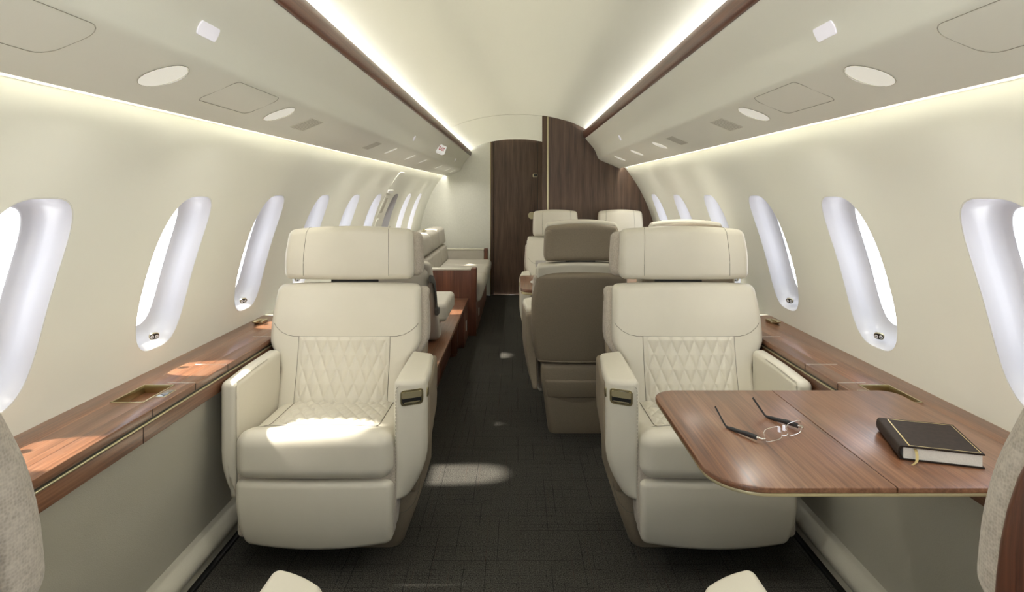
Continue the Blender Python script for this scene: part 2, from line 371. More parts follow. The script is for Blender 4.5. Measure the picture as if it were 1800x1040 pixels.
# floor, ceiling
bm = BM(); B2(-1.16, 1.16, YB, YL, -0.03, 0.0, 0.001, 1, bm=bm); struct(obj('floor', bm, 'carpet', smooth=False))
ceil_pts = catmull([(0, 1.972), (0.11, 1.969), (0.219, 1.958), (0.33, 1.938), (0.446, 1.907), (0.53, 1.873), (0.60, 1.834), (0.66, 1.79), (0.695, 1.745), (0.70, 1.70)], 4)
cp = [(-p.x, p.y) for p in reversed(ceil_pts)] + [(p.x, p.y) for p in ceil_pts[1:]]
bm = BM(); rows = [[bm.verts.new((x, y, z)) for (x, z) in cp] for y in (YB, YP, YL)]
for j in range(2):
    for i in range(len(cp)-1): bm.faces.new((rows[j][i], rows[j][i+1], rows[j+1][i+1], rows[j+1][i]))
bmesh.ops.solidify(bm, geom=bm.faces[:], thickness=-0.02)
struct(obj('ceiling', bm, 'ceiling'))
# unseen outer skin, added to block sky light leaking in above the coves
bm = BM(); sk = [(-0.925, 1.51), (-0.90, 1.60), (-0.86, 1.72), (-0.74, 1.86), (-0.5, 1.98), (0, 2.05), (0.5, 1.98), (0.74, 1.86), (0.86, 1.72), (0.90, 1.60), (0.925, 1.51)]
grid(bm, lambda u, v: (sk[int(round(v*10))][0], YB+(YL+0.05-YB)*u, sk[int(round(v*10))][1]), 1, 10)
bmesh.ops.solidify(bm, geom=bm.faces[:], thickness=-0.01); struct(obj('ceiling_light_block', bm, 'ceiling'))
# seam across the ceiling where the forward section starts
bm = BM(); tube(bm, [(x, 5.17, z-0.0005) for x, z in cp if x < 0.24 and z > 1.80], 0.0035, 6); struct(obj('trim_1', bm, 'ceiling'))

bm = BM(); B2(-1.15, 1.15, YB-0.04, YB, 0.0, 1.0, 0.002, 1, bm=bm); struct(obj('wall_light_block', bm, 'bulk', smooth=False))  # unseen half-height wall, added to block low light from the open aft end
# lower walls (leather panels), rolls at the floor
def lower_wall(s, name, n, y1):
    bm = BM()
    prof = [(1.045, 0.63), (1.05, 0.60), (1.062, 0.45), (1.078, 0.28), (1.09, 0.15), (1.096, 0.09), (1.10, 0.0)]
    P = catmull(prof, 4); grid(bm, lambda u, v: (s*P[int(round(v*(len(P)-1)))].x, YB+(2.95-YB)*u, P[int(round(v*(len(P)-1)))].y), 4, len(P)-1)
    struct(obj(name, bm, 'side')); bm = BM()
    prof = [(1.25, 0.700), (1.145, 0.70), (1.14, 0.69), (1.142, 0.5), (1.14, 0.25), (1.13, 0)]
    grid(bm, lambda u, v: (s*prof[int(round(v*5))][0], 2.95+(y1-2.95)*u, prof[int(round(v*5))][1]), 4, 5)
    prism(bm, [(s*1.04, 0), (s*1.25, 0), (s*1.25, 0.7), (s*1.04, 0.68)], 1, 2.935, 2.95)
    struct(obj(name+'_forward', bm, 'side'))
    bm = BM()
    pr = [(1.098, 0.128)] + [(1.098-0.052*math.sin(PI*t/12)*1.0, 0.128-0.116*t/12) for t in range(1, 12)] + [(1.06, 0.010), (1.10, 0.010)]
    prism(bm, [(s*x, z) for x, z in pr], 1, YB, 2.93); struct(obj('baseboard_'+n, bm, 'side'))
    bm = BM(); B2(s*1.045, s*1.10, YB, 2.93, 0.0, 0.012, 0.001, 1, bm=bm); struct(obj('trim_gap_'+n, bm, 'black'))
lower_wall(-1, 'wall_left_lower', 'left', YL); lower_wall(1, 'wall_right_lower', 'right', YP)

# forward bulkhead (left), door, partition (right), corridor side
zz = [Z0+(1.50-Z0)*i/20 for i in range(21)]
side_prof = [(1.14, 0.0), (1.14, 0.66)] + [(Xw(z)+0.01, z) for z in zz] + [(0.90, 1.60), (0.72, 1.78), (0.66, 1.80)]
up = [(p.x, p.y+0.01) for p in reversed(ceil_pts) if p.x < 0.62]
def full_poly(x_lo, s):
    pts = side_prof + [q for q in up if q[0] > x_lo+0.01]
    zt = float(np.interp(x_lo, [q.x for q in ceil_pts[:30]], [q.y for q in ceil_pts[:30]]))+0.01
    return [(s*x, z) for x, z in pts] + [(s*x_lo, zt), (s*x_lo, 0.0)]
XD0, XD1 = -0.325, 0.335
bm = BM(); prism(bm, full_poly(0.325, -1), 1, YL, YL+0.05)
struct(obj('wall_front', bm, 'bulk', smooth=False))
bm = BM(); prism(bm, [(XD0-0.002, 0), (XD0-0.002, 1.96)] + [(x, z+0.012) for x, z in cp if XD0 < x < 0.30] + [(0.30, 1.96), (0.30, 0)], 1, YL+0.012, YL+0.05)
d1 = struct(obj('door_1', bm, 'wood_z', smooth=False))
bm = BM(); B2(0.262, 0.268, YL+0.009, YL+0.02, 0.0, 1.94, 0.0005, 1, bm=bm); B2(-0.291, -0.286, YL+0.009, YL+0.02, 0.0, 1.945, 0.0005, 1, bm=bm); obj('gap', bm, 'black', d1)
bm = BM(); B2(-0.3255, -0.2915, YL-0.006, YL+0.012, 0.0, 1.947, 0.002, 1, bm=bm); obj('jamb', bm, 'wood_z', d1)
bm = BM(); B2(0.269, 0.345, YL-0.006, YL+0.012, 0.0, 1.945, 0.002, 1, bm=bm); obj('jamb', bm, 'wood_z', d1)
bm = BM(); B2(-0.334, -0.3257, YL-0.008, YL+0.012, 0.0, 1.945, 0.001, 1, bm=bm); obj('brass_edge', bm, 'brass', d1)
bm = BM(); prism(bm, [(x+0.235, z+1.515) for x, z in rrect(-0.030, 0.030, -0.022, 0.022, 0.008)], 1, YL+0.004, YL+0.014); obj('lock_plate', bm, 'brass', d1)
bm = BM(); B2(0.218, 0.262, YL, YL+0.01, 1.498, 1.532, 0.003, 1, bm=bm); obj('lock', bm, 'black', d1)
bm = BM(); tube(bm, [(0.19, YL-0.05, 1.01), (0.19, YL-0.03, 1.01)], 0.045, 20); tube(bm, [(0.19, YL-0.04, 1.01), (0.19, YL+0.012, 1.01)], 0.02, 12); obj('knob', bm, 'brass', d1)
bm = BM(); B2(-0.32, 0.21, YL-0.012, YL-0.002, 0.0, 0.012, 0.002, 1, bm=bm); obj('sill', bm, 'chrome', d1)
bm = BM(); prism(bm, full_poly(0.222, 1), 1, YP, YP+0.05)
pw = struct(obj('wall_partition', bm, 'wood_z', smooth=False))
bm = BM(); B2(0.2615, 0.274, YP-0.006, YP+0.004, 0.0, 1.948, 0.001, 1, bm=bm); obj('brass_inlay', bm, 'brassp', pw)
bm = BM(); B2(0.2195, 0.2605, YP-0.004, YP+0.002, 0.0, 1.952, 0.001, 1, bm=bm); obj('edge_board', bm, 'wood_z', pw)
bm = BM(); B2(0.335, 0.36, YP+0.05, YL, 0.0, 2.0, 0.002, 1, bm=bm); struct(obj('wall_corridor', bm, 'bulk', smooth=False))

# ------------------------------------------------------------------ overhead valances
VP = [(0.588, 1.764), (0.602, 1.745), (0.636, 1.706), (0.668, 1.664), (0.690, 1.612), (0.700, 1.590), (0.716, 1.577), (0.748, 1.561), (0.785, 1.546), (0.823, 1.531), (0.858, 1.514), (0.885, 1.506)]
VS = catmull(VP, 4)
def Vpt(s, x, y, off=0.0):
    """point on the valance's underside at half-width x; off > 0 goes into the cabin"""
    i = next((i for i in range(len(VS)-1) if VS[i].x <= x <= VS[i+1].x), len(VS)-2)
    a, b = VS[i], VS[i+1]; t = (x-a.x)/max(1e-6, b.x-a.x); p = a+(b-a)*t; d = (b-a).normalized()
    n = Vector((d.y, -d.x)) if d.y < 0 else Vector((-d.y, -abs(d.x)))
    n = Vector((-abs(d.y), -abs(d.x))).normalized()
    return Vector((s*(p.x+n.x*off), y, p.y+n.y*off))
def patch(bm, s, outline, off):
    """thin raised plate following the valance: outline in (x, y)"""
    top = [bm.verts.new(Vpt(s, x, y, off)) for x, y in outline]; bot = [bm.verts.new(Vpt(s, x, y, -0.004)) for x, y in outline]
    c = (sum(p[0] for p in outline)/len(outline), sum(p[1] for p in outline)/len(outline)); n = len(outline)
    m = [bm.verts.new(Vpt(s, c[0]+(x-c[0])*0.5, c[1]+(y-c[1])*0.5, off)) for x, y in outline]; cc = bm.verts.new(Vpt(s, c[0], c[1], off))
    for i in range(n):
        j = (i+1) % n
        bm.faces.new((top[i], top[j], bot[j], bot[i])); bm.faces.new((top[i], top[j], m[j], m[i])); bm.faces.new((m[i], m[j], cc))
for s, y1, nm in ((-1, YL, 'left'), (1, YP, 'right')):
    t = thing('overhead_valance', 'long cream overhead panel with walnut lip on the %s side of the cabin' % nm, 'overhead panel', (0, 0, 0))
    bm = BM(); prof = [(p.x, p.y) for p in VS] + [(0.874, 1.512), (0.868, 1.56), (0.866, 1.60), (0.72, 1.70), (0.66, 1.755), (0.60, 1.772)]
    A = [[bm.verts.new((s*x, y, z)) for x, z in prof] for y in (YB, y1-0.001)]
    n = len(prof)
    for i in range(n): bm.faces.new((A[0][i], A[0][(i+1) % n], A[1][(i+1) % n], A[1][i]))
    bm.faces.new(A[0]); bm.faces.new(A[1])
    obj('underside_panel', bm, 'valance', t, sharp=35)
    bm = BM(); lip = [(0.5775, 1.766), (0.5845, 1.763), (0.592, 1.767), (0.588, 1.80), (0.582, 1.824), (0.576, 1.826), (0.570, 1.820), (0.569, 1.80), (0.572, 1.775)]
    prism(bm, [(s*x, z) for x, z in lip], 1, YB, y1-0.002); obj('walnut_lip', bm, 'wood_rim', t, sharp=60)
    spots = [1.306, 1.943] + ([3.66, 4.32, 4.89, 5.93, 6.66, 7.19] if s < 0 else [3.22, 3.83, 4.46])
    for i, y in enumerate(spots):
        rx, ry = (0.048, 0.052) if i < 2 else ((0.040, 0.022) if s < 0 else (0.040, 0.045))
        # dished reading lamp: ring, dish and lens
        bm = BM(); N = 28; R = []
        for (q, off) in ((1.0, 0.0012), (0.97, 0.0022), (0.90, 0.002), (0.70, 0.0012), (0.45, 0.0008), (0.0, 0.0008)):
            R.append([bm.verts.new(Vpt(s, 0.768+rx*q*math.cos(2*PI*k/N), y+ry*q*math.sin(2*PI*k/N), off)) for k in range(N)])
        for j in range(len(R)-1):
            for k in range(N): bm.faces.new((R[j][k], R[j][(k+1) % N], R[j+1][(k+1) % N], R[j+1][k]))
        rl = obj('reading_lamp', bm, 'dish', t)
        ll = area('reading_light', Vpt(s, 0.768, y, 0.006), (-s*0.15, 0, -1), 0.03, 0.03, 0.9, WARM); ll.data.spread = math.radians(150)
        if i < 2:
            bm = BM(); tube(bm, [Vpt(s, 0.768+rx*0.99*math.cos(2*PI*k/N), y+ry*0.99*math.sin(2*PI*k/N), 0.001) for k in range(N)], 0.0009, 5, True); obj('rim', bm, 'seam', rl)
            bm = BM(); tube(bm, [Vpt(s, 0.768+0.9*rx*math.cos(a)*1.0, y+0.014+0.55*ry*math.sin(a), 0.002) for a in [PI*k/12 for k in range(13)]], 0.0012, 5); obj('baffle', bm, 'vent', rl)
    for y, w in ((2.22, 0.085), (3.22, 0.08)) if s < 0 else ((2.22, 0.085), (2.90, 0.08)):
        bm = BM(); patch(bm, s, rrect(0.735, 0.815, y-w*0.8, y+w*0.8, 0.006, 3), 0.0012); vt = obj('air_outlet', bm, 'vent', t)
        bm = BM()
        for q in range(1, 7): tube(bm, [Vpt(s, 0.738+0.074*k/4, y-w*0.8+w*1.6*q/7, 0.0012) for k in range(5)], 0.0006, 4)
        obj('slots', bm, 'seam', vt)
    for y0, y2, r in ((0.25, 1.03, 0.03), (1.52, 1.80, 0.02)):
        bm = BM(); tube(bm, [Vpt(s, x, y, 0.0004) for x, y in rrect(0.708, 0.812, y0, y2, r, 5)], 0.00075, 4, True); obj('access_panel_seam', bm, 'seam', t)
    bm = BM(); patch(bm, s, rrect(0.667, 0.680, 1.31-0.040, 1.31+0.040, 0.006, 4), 0.003); obj('lamp_lens', bm, 'lens', t)
    for y in ((3.94, 6.57) if s < 0 else (3.90,)):
        bm = BM(); patch(bm, s, [(0.672+0.008*math.cos(2*PI*k/14), y+0.02*math.sin(2*PI*k/14)) for k in range(14)], 0.003); obj('lamp_lens', bm, 'lens', t)

# exit sign
ex = thing('exit_sign', 'small white EXIT sign box with red letters under the left overhead panel', 'sign', (-0.640, 5.08, 1.665))
ex.rotation_euler = (0, 0.0, 0.50)
def roll(x, y, z, a=math.radians(-20)): return (x*math.cos(a)-z*math.sin(a), y, x*math.sin(a)+z*math.cos(a))
obj('housing', RB((0, 0.012, 0), (0.040, 0.03, 0.037), 0.008, warp=roll), 'signface', ex)
cu = bpy.data.curves.new('letters', 'FONT'); cu.body = 'EXIT'; cu.size = 0.036; cu.align_x = 'CENTER'; cu.align_y = 'CENTER'; cu.extrude = 0.0008; cu.offset = 0.0008
tmp = bpy.data.objects.new('tmp', cu); COL.objects.link(tmp); dg = bpy.context.evaluated_depsgraph_get()
me = bpy.data.meshes.new_from_object(tmp.evaluated_get(dg)); bpy.data.objects.remove(tmp)
me.materials.clear(); me.materials.append(M['red']); lt = bpy.data.objects.new('letters', me); COL.objects.link(lt); lt.parent = ex
lt.location = (0, -0.019, 0); lt.rotation_euler = Euler((PI/2, math.radians(20), 0), 'XYZ'); lt.scale = (0.70, 1.15, 1)

# emergency hatch on the left wall round window 7
ht = thing('emergency_hatch', 'cream emergency hatch cover with dark handle slot on the left wall', 'hatch', (0, 0, 0))
def wpatch(bm, s, outline, off, sub=5):
    n = len(outline); c = (sum(p[0] for p in outline)/n, sum(p[1] for p in outline)/n); R = []
    R.append([bm.verts.new(Wp(s, y, z, 0.004)) for y, z in outline])
    for q in range(sub):
        f = 1-q/sub; R.append([bm.verts.new(Wp(s, c[0]+(y-c[0])*f, c[1]+(z-c[1])*f, -off)) for y, z in outline])
    for j in range(len(R)-1):
        for i in range(n): bm.faces.new((R[j][i], R[j][(i+1) % n], R[j+1][(i+1) % n], R[j+1][i]))
    bm.faces.new(R[-1])
bm = BM(); wpatch(bm, -1, rrect(4.93, 5.17, 1.33, 1.47, 0.05), 0.005); obj('handle_cover', bm, 'wall', ht)
bm = BM(); wpatch(bm, -1, rrect(4.94, 5.14, 1.295, 1.322, 0.01), 0.010); obj('pull_lip', bm, 'white', ht)
bm = BM(); wpatch(bm, -1, rrect(4.95, 5.12, 1.10, 1.28, 0.02), 0.004); obj('placard_plate', bm, 'wall', ht)
bm = BM(); wpatch(bm, -1, rrect(4.985, 5.075, 1.13, 1.255, 0.004), 0.006); obj('handle_slot', bm, 'side', ht)
bm = BM(); wpatch(bm, -1, rrect(4.97, 5.06, 1.01, 1.08, 0.015), 0.006); obj('lower_cover', bm, 'wall', ht)

# ------------------------------------------------------------------ side ledges
def side_ledge(s, nm, yend):
    t = thing('side_ledge', 'walnut side ledge with brass strip along the %s wall below the windows' % nm, 'ledge')
    ty0, ty1, tx0, tx1 = 1.715, 1.868, 1.068, 1.158
    bm = BM()
    for (x0, x1, y0, y1) in ((1.012, tx0, YB, yend), (tx1, 1.238, YB, yend), (tx0, tx1, YB, ty0), (tx0, tx1, ty1, yend)):
        B2(s*x0, s*x1, y0, y1, 0.676, 0.700, 0.0008, 1, bm=bm)
    B2(s*1.010, s*1.03, YB, yend, 0.6785, 0.700, 0.003, 2, bm=bm)
    obj('top', bm, 'wood_y', t)
    bm = BM(); B2(s*1.014, s*1.04, YB, yend, 0.668, 0.6765, 0.0005, 1, bm=bm); obj('shadow_gap', bm, 'black', t)
    bm = BM(); B2(s*1.009, s*1.030, YB, yend, 0.6655, 0.6705, 0.0015, 1, bm=bm); obj('brass_strip', bm, 'brassp', t)
    bm = BM(); B2(s*1.012, s*1.05, YB, yend, 0.618, 0.665, 0.003, 2, bm=bm); obj('fascia', bm, 'wood_y', t)
    for y in (1.665, 1.888, 2.10):
        bm = BM(); B2(s*1.0088, s*1.011, y-0.0008, y+0.0008, 0.6785, 0.6995, 0.0003, 1, bm=bm); obj('joint', bm, 'black', t)
    bm = BM(); B2(s*1.0108, s*1.0125, 1.627, 1.629, 0.619, 0.665, 0.0003, 1, bm=bm); obj('joint', bm, 'black', t)
    # tray
    bm = BM(); B2(s*tx0, s*tx1, ty0, ty1, 0.672, 0.676, 0.0008, 1, bm=bm); tr = obj('tray', bm, 'wood_y', t)
    bm = BM(); w = 0.003
    for (x0, x1, y0, y1) in ((tx0-w, tx0+0.001, ty0-w, ty1+w), (tx1-0.001, tx1+w, ty0-w, ty1+w), (tx0-w, tx1+w, ty0-w, ty0+0.001), (tx0-w, tx1+w, ty1-0.001, ty1+w)):
        B2(s*x0, s*x1, y0, y1, 0.675, 0.7016, 0.0005, 1, bm=bm)
    obj('brass_frame', bm, 'brass', tr)
    bm = BM(); B2(s*1.105, s*1.107, 1.76, 1.83, 0.6755, 0.677, 0.0003, 1, bm=bm); obj('finger_slot', bm, 'gold', tr)
    bm = BM(); B2(s*1.032, s*1.061, 1.758, 1.822, 0.699, 0.7012, 0.001, 1, bm=bm); sc = obj('control_frame', bm, 'brass', t)
    bm = BM(); B2(s*1.0345, s*1.0585, 1.762, 1.818, 0.700, 0.7018, 0.0008, 1, bm=bm); obj('control_screen', bm, 'screen', sc)
    for y, a, b in ((1.892, 1.012, 1.10), (2.096, 1.012, 1.12), (2.50, 1.012, 1.10)):
        bm = BM(); B2(s*a, s*b, y-0.0016, y+0.0016, 0.6995, 0.7006, 0.0003, 1, bm=bm); obj('inlay_line', bm, 'chrome', t)
    bm = BM(); B2(s*1.16, s*1.20, 2.74, 2.80, 0.70, 0.712, 0.003, 2, bm=bm); B2(s*1.17, s*1.19, 2.70, 2.76, 0.712, 0.72, 0.003, 2, bm=bm); obj('latch', bm, 'brass', t)
side_ledge(-1, 'left', 2.93); side_ledge(1, 'right', 2.93)

# ------------------------------------------------------------------ reclining seats
def quilt_h(a, b, depth):
    p = abs(math.sin(PI*(a+b)))
    q = abs(math.sin(PI*(a-b)))
    return depth*min(p, q)**0.65
def seat(name, label, group, loc, rz, hand=1, kx=1.0, khead=1.0, shell='taupe', fine=True, conf=False, near=False):
    t = thing(name, label, 'seat', loc, rz, group)
    m = lambda u: u*kx*hand
    def mm(f):                       # wrap a warp so that it works in unmirrored, unscaled coordinates
        def g(x, y, z):
            x, y, z = f(x, y, z) if f else (x, y, z)
            return (m(x), y, z)
        return g
    def part(nm, mt, x0, x1, y0, y1, z0, z1, r, n=(6, 4, 6), k=4, f=None, parent=t, bm=None, sharp=50):
        b = bm or BM(); B2(x0, x1, y0, y1, z0, z1, r, k, n, mm(f), b)
        return obj(nm, b, mt, parent, sharp=sharp)
    def seam(pts, nm='seam', r=0.0009, mt='stitch', parent=t, seg=5):
        b = BM(); tube(b, [(m(p[0]), p[1], p[2]) for p in pts], r, seg); return obj(nm, b, mt, parent)
    # ---- leg rest
    def wl(x, y, z):
        q = (0.335-z)/0.235
        x = x + 0.034*q**3*(1 if x < 0 else -0.3)*abs((x-0.01)/0.27)
        e = 1-((x-0.01)/0.27)**2
        return (x, y - 0.012*e - 0.006*math.sin(PI*min(1, max(0, q)))+0.03*max(0, q)**3, z - (0.022*e if z < 0.2 else 0.0) + (0.0))
    part('leg_rest', 'leather', -0.255, 0.275, 0.012, 0.11, 0.112, 0.334, 0.022, (10, 2, 6), 5, wl)
    part('leg_rest_side', 'fabric', -0.258, 0.2835, 0.03, 0.15, 0.13, 0.45, 0.02, (4, 2, 3), 4, lambda x, y, z: (x-(0.02*max(0, (0.3-z)/0.2)**2 if x > 0 else 0), y, z))
    # ---- cushion: front roll and top
    def wc(x, y, z):
        e = 1-((x-0.01)/0.265)**2
        top = sstep(0.40, 0.49, z)
        fall = sstep(0.03, 0.16, y)
        return (x, y-0.012*e*(1-sstep(0.0, 0.08, y)), z + top*(0.010*e*math.cos(min(1, y/0.4)*PI/2) - 0.028*fall))
    part('seat_cushion', 'leather', -0.255, 0.275, -0.004, 0.41, 0.339, 0.496, 0.045, (12, 10, 3), 6, wc)
    # quilted seat insert
    def qs(u, v):
        x = -0.185+0.385*u; y = 0.088+0.32*v
        ed = min(1, min(u, 1-u)*22, min(v, 1-v)*18)
        h = quilt_h(x/0.048, y/0.075, 0.0065) if fine else 0.002
        p = wc(x, y, 0.496); return (m(p[0]), p[1], p[2]+0.0012+h*ed)
    nq = 130 if fine else 6
    bm = BM(); grid(bm, qs, nq, nq); obj('quilted_seat_panel', bm, 'leather', t, sharp=180)
    for xx in (-0.187, 0.202): seam([(wc(xx, y, 0.496)[0], y, wc(xx, y, 0.496)[2]+0.0012) for y in [0.088+0.32*i/10 for i in range(11)]])
    P = [(x, 0.086-0.02*max(0, abs(x-0.01)-0.2)/0.06, wc(x, 0.086, 0.496)[2]+(0.0008 if abs(x-0.01) < 0.23 else -0.003)) for x in [-0.235+0.485*i/24 for i in range(25)]]
    seam(P)
    # ---- backrest
    lean = 0.27
    def wid(z): return 0.262+(0.315-0.262)*sstep(0.585, 0.70, z)-0.010*sstep(0.72, 0.93, z)
    def wb(x, y, z):
        e = (x/0.315)
        top = sstep(0.84, 0.925, z)
        return (e*wid(z) - 0.004, y + (z-0.46)*lean + 0.016*e*e - 0.012*math.exp(-((z-0.80)/0.09)**2) - 0.006, z - 0.012*e*e*top)
    part('backrest', 'leather', -0.315, 0.315 if conf else 0.302, 0.375, 0.44, 0.42, 0.925, 0.028, (14, 2, 22), 5, wb)
    part('back_side', 'fabric', -0.313, 0.328, 0.415, 0.50, 0.40, 0.905 if not conf else 0.87, 0.022, (8, 2, 16), 4, lambda x, y, z: wb(x, y, z))
    zs = 0.717
    def qb(u, v):
        x = -0.186+0.366*u; z = 0.445+(zs-0.445)*v
        ed = min(1, min(u, 1-u)*20, min(v, 1-v)*24)
        h = quilt_h(x/0.047, z/0.108, 0.0078) if fine else 0.002
        p = wb(x*0.315/wid(z), 0.375, z); return (m(p[0]), p[1]-0.0012-h*ed, p[2])
    bm = BM(); grid(bm, qb, nq if not fine else 150, nq if not fine else 150); obj('quilted_back_panel', bm, 'leather', t, sharp=180)
    def bp(x, z, o=0.0): p = wb(x*0.315/wid(z), 0.375, z); return (p[0], p[1]-0.0003-o, p[2])
    for xx in (-0.188, 0.182): seam([bp(xx, 0.45+(zs-0.45)*i/12) for i in range(13)])
    seam([bp(x, z, -0.0) for x, z in [(-0.296, 0.768), (-0.285, 0.752), (-0.262, 0.733), (-0.235, 0.721), (-0.21, 0.717)] + [(-0.19+0.37*i/12, zs) for i in range(13)] + [(0.205, 0.717), (0.235, 0.722), (0.262, 0.736), (0.285, 0.755), (0.294, 0.768)]])
    # ---- headrest
    def wh(x, y, z):
        e = x/0.28; top = sstep(1.05, 1.15, z); sp = 1-0.03*sstep(1.0, 1.15, z)
        return (e*0.28*khead*sp-0.006, y+(0.12*(z-0.98) if near else 0)+(z-0.46)*0.10+0.105+0.028*e*e-0.010*math.sin(PI*(z-0.93)/0.22), z-0.018*e*e*top + 0.002)
    hr = part('headrest', 'fabric' if near else 'leather', -0.28, 0.28 if near or conf else 0.264, 0.335, 0.405, 0.934, 1.156, 0.028, (16, 2, 8), 5, wh)
    if not near: part('headrest_side', 'taupe' if conf else 'fabric', -0.277, 0.294 if not conf else 0.279, 0.372, 0.455, 0.942, 1.143 if not conf else 1.12, 0.026, (8, 2, 6), 4, wh, hr)
    for xx in (-0.19, 0.165):
        pts = [(xx, 0.3345, z) for z in [0.952+0.185*i/12 for i in range(13)]] + [(xx*0.985, 0.343, 1.149), (xx*0.98, 0.362, 1.1575), (xx*0.98, 0.385, 1.1575)]
        seam([wh(*p) for p in pts], parent=hr)
    # neck bracket
    part('headrest_bracket', 'darkgrey', -0.10, 0.10, 0.56, 0.575, 0.86, 0.96, 0.004, (1, 1, 1), 1)
    if conf: part('back_rim', 'leather', -0.30, 0.305, 0.40, 0.515, 0.80, 0.938, 0.02, (10, 2, 4), 4, wb)
    # ---- back shell
    def ws(x, y, z):
        w = 0.255+(0.318-0.255)*sstep(0.30, 0.66, z) if not conf else 0.27+(0.33-0.27)*sstep(0.25, 0.6, z)-0.03*sstep(0.7, 0.9, z)
        e = x/0.315; lo = max(0, 0.40-z)
        return (e*w, y+(z-0.46)*lean*(1 if z > 0.4 else 0.5) - 0.035*e*e*abs(e) - (0.0), z-0.012*e*e*sstep(0.8, 0.9, z))
    sh = part('back_shell', shell, -0.315, 0.315, 0.47, 0.545, 0.385, 0.895 if not conf else 0.888, 0.03, (14, 2, 18), 5, ws)
    def wl2(x, y, z):
        q = sstep(0.30, 0.11, z); e = x/0.27
        return (x*(1-0.16*q), y - 0.03*q - 0.02*e*e*abs(e) + 0.0, z)
    lsx = 0.262
    ls = part('lower_shell', shell, -lsx, lsx, 0.30, 0.522, 0.12, 0.383, 0.028, (10, 4, 6), 4, wl2)
    def step_panel(x, y, z): return wl2(x, y, z)
    part('kick_panel', shell, -0.27*0.68, lsx*0.9, 0.45, 0.531, 0.20, 0.30, 0.012, (6, 2, 3), 3, wl2, ls)
    # headrest back shell with a cream rim showing above it
    def whs(x, y, z):
        a = wh(x, y, z); return (a[0], a[1]-0.045*(x/0.28)**2, a[2])
    if near:
        part('headrest_shell', shell, -0.275, 0.287, 0.396 if hand < 0 else 0.372, 0.48, 0.936, 1.14, 0.012, (10, 2, 6), 4, wh, hr)
    else:
        part('headrest_shell', shell, -0.275 if conf else -0.262, 0.283 if conf else 0.262, 0.42, 0.482, 0.944, 1.138 if conf else 1.132, 0.03, (10, 2, 6), 4, whs, hr)
    # ---- arms
    def wall_arm(x, y, z):
        q = max(0, (0.42-z)/0.17); q = min(q, 1)
        xo = x if x > -0.285 else x + 0.035*q*q
        return (xo - 0.0, y + 0.02*q*q + 0.0, z - 0.010*sstep(0.25, 0.0, y)*sstep(0.55, 0.66, z))
    wa = part('armrest', 'leather', -0.316, -0.257, 0.035, 0.43, 0.25, 0.668, 0.022, (3, 8, 10), 5, wall_arm)
    seam([(-0.2605, 0.040, z) for z in (0.30, 0.40, 0.50, 0.60, 0.645)] + [(-0.2625, 0.048, 0.655)] + [(-0.261, y, 0.6535+0.010*sstep(0, 0.25, y)) for y in (0.07, 0.12, 0.2, 0.3)], 'piping', 0.0011, 'seam', wa)
    def aisle(x, y, z):
        q = min(1, max(0, (0.43-z)/0.18)); f = (x-0.275)/0.105
        x = 0.275+0.105*f*(1-0.62*q**2.0)
        y = y + 0.045*f*f*sstep(0.35, 0.03, y) + 0.01*q
        x = x - 0.02*f*sstep(0.15, 0.42, y)
        z = z - 0.012*f*sstep(0.55, 0.67, z) - 0.008*sstep(0.2, 0.0, y)*sstep(0.55, 0.66, z)
        return (x, y, z)
    aa = part('armrest', 'leather', 0.275, 0.380, 0.032, 0.40, 0.25, 0.672, 0.018, (6, 8, 12), 5, aisle)
    aa['label'] = 'thicker aisle armrest with brass handle'
    def aout(x, y, z):
        q = min(1, max(0, (0.46-z)/0.22)); f = (x-0.28)/0.11
        x = 0.28+0.108*f*(1-0.45*q**1.4); x = x-0.02*f*sstep(0.15, 0.45, y)
        return (x, y-0.03*q+0.06*q*q, z)
    part('armrest_shell', 'taupe', 0.288, 0.389, 0.095, 0.46, 0.235, 0.640, 0.02, (4, 6, 8), 4, aout, aa)
    def ap(x, y, z, dy=-0.001, dz=0): p = aisle(x, y, z); return (p[0], p[1]+dy, p[2]+dz)
    # stitched piping round the front face of the aisle arm (short stitches)
    line = [ap(0.282, 0.034, 0.26+0.37*i/30) for i in range(31)] + [ap(0.284, 0.034, 0.644), ap(0.290, 0.034, 0.6535)] + [ap(0.290+0.075*i/14, 0.035, 0.656) for i in range(1, 15)]
    b = BM()
    for i in range(0, len(line)-1):
        p, q = Vector(line[i]), Vector(line[i+1]); q = p+(q-p)*0.62
        tube(b, [(m(v.x), v.y, v.z) for v in (p, q)], 0.0011, 5)
    obj('stitching', b, 'seam', aa)
    seam([ap(0.365, 0.035, 0.656), ap(0.374, 0.05, 0.655), ap(0.379, 0.09, 0.652), ap(0.3795, 0.16, 0.654), ap(0.3795, 0.28, 0.658), ap(0.3790, 0.38, 0.659)], 'piping', 0.001, 'seam', aa)
    # handle: bezel, well, flap
    fy = lambda x: aisle(x, 0.032, 0.61)[1]
    def hp_(x0, x1, z0, z1, r, d0, d1, nm, mt, par=aa):
        b = BM(); o = rrect(x0, x1, z0, z1, r, 5); A = [b.verts.new((m(x), fy(x)+d0, z+0.25*(0.335-x)*-0.0)) for x, z in o]; C = [b.verts.new((m(x), fy(x)+d1, z)) for x, z in o]
        b.faces.new(A); b.faces.new(C); n = len(o)
        for i in range(n): b.faces.new((A[i], A[(i+1) % n], C[(i+1) % n], C[i]))
        return obj(nm, b, mt, par, sharp=40)
    hd = hp_(0.298, 0.370, 0.578, 0.630, 0.012, -0.0040, 0.004, 'recline_handle', 'brass')
    hp_(0.304, 0.364, 0.584, 0.624, 0.008, -0.0046, 0.0, 'well', 'black', hd)
    hp_(0.3035, 0.3645, 0.603, 0.6235, 0.004, -0.0085, -0.002, 'lever', 'brassp', hd)
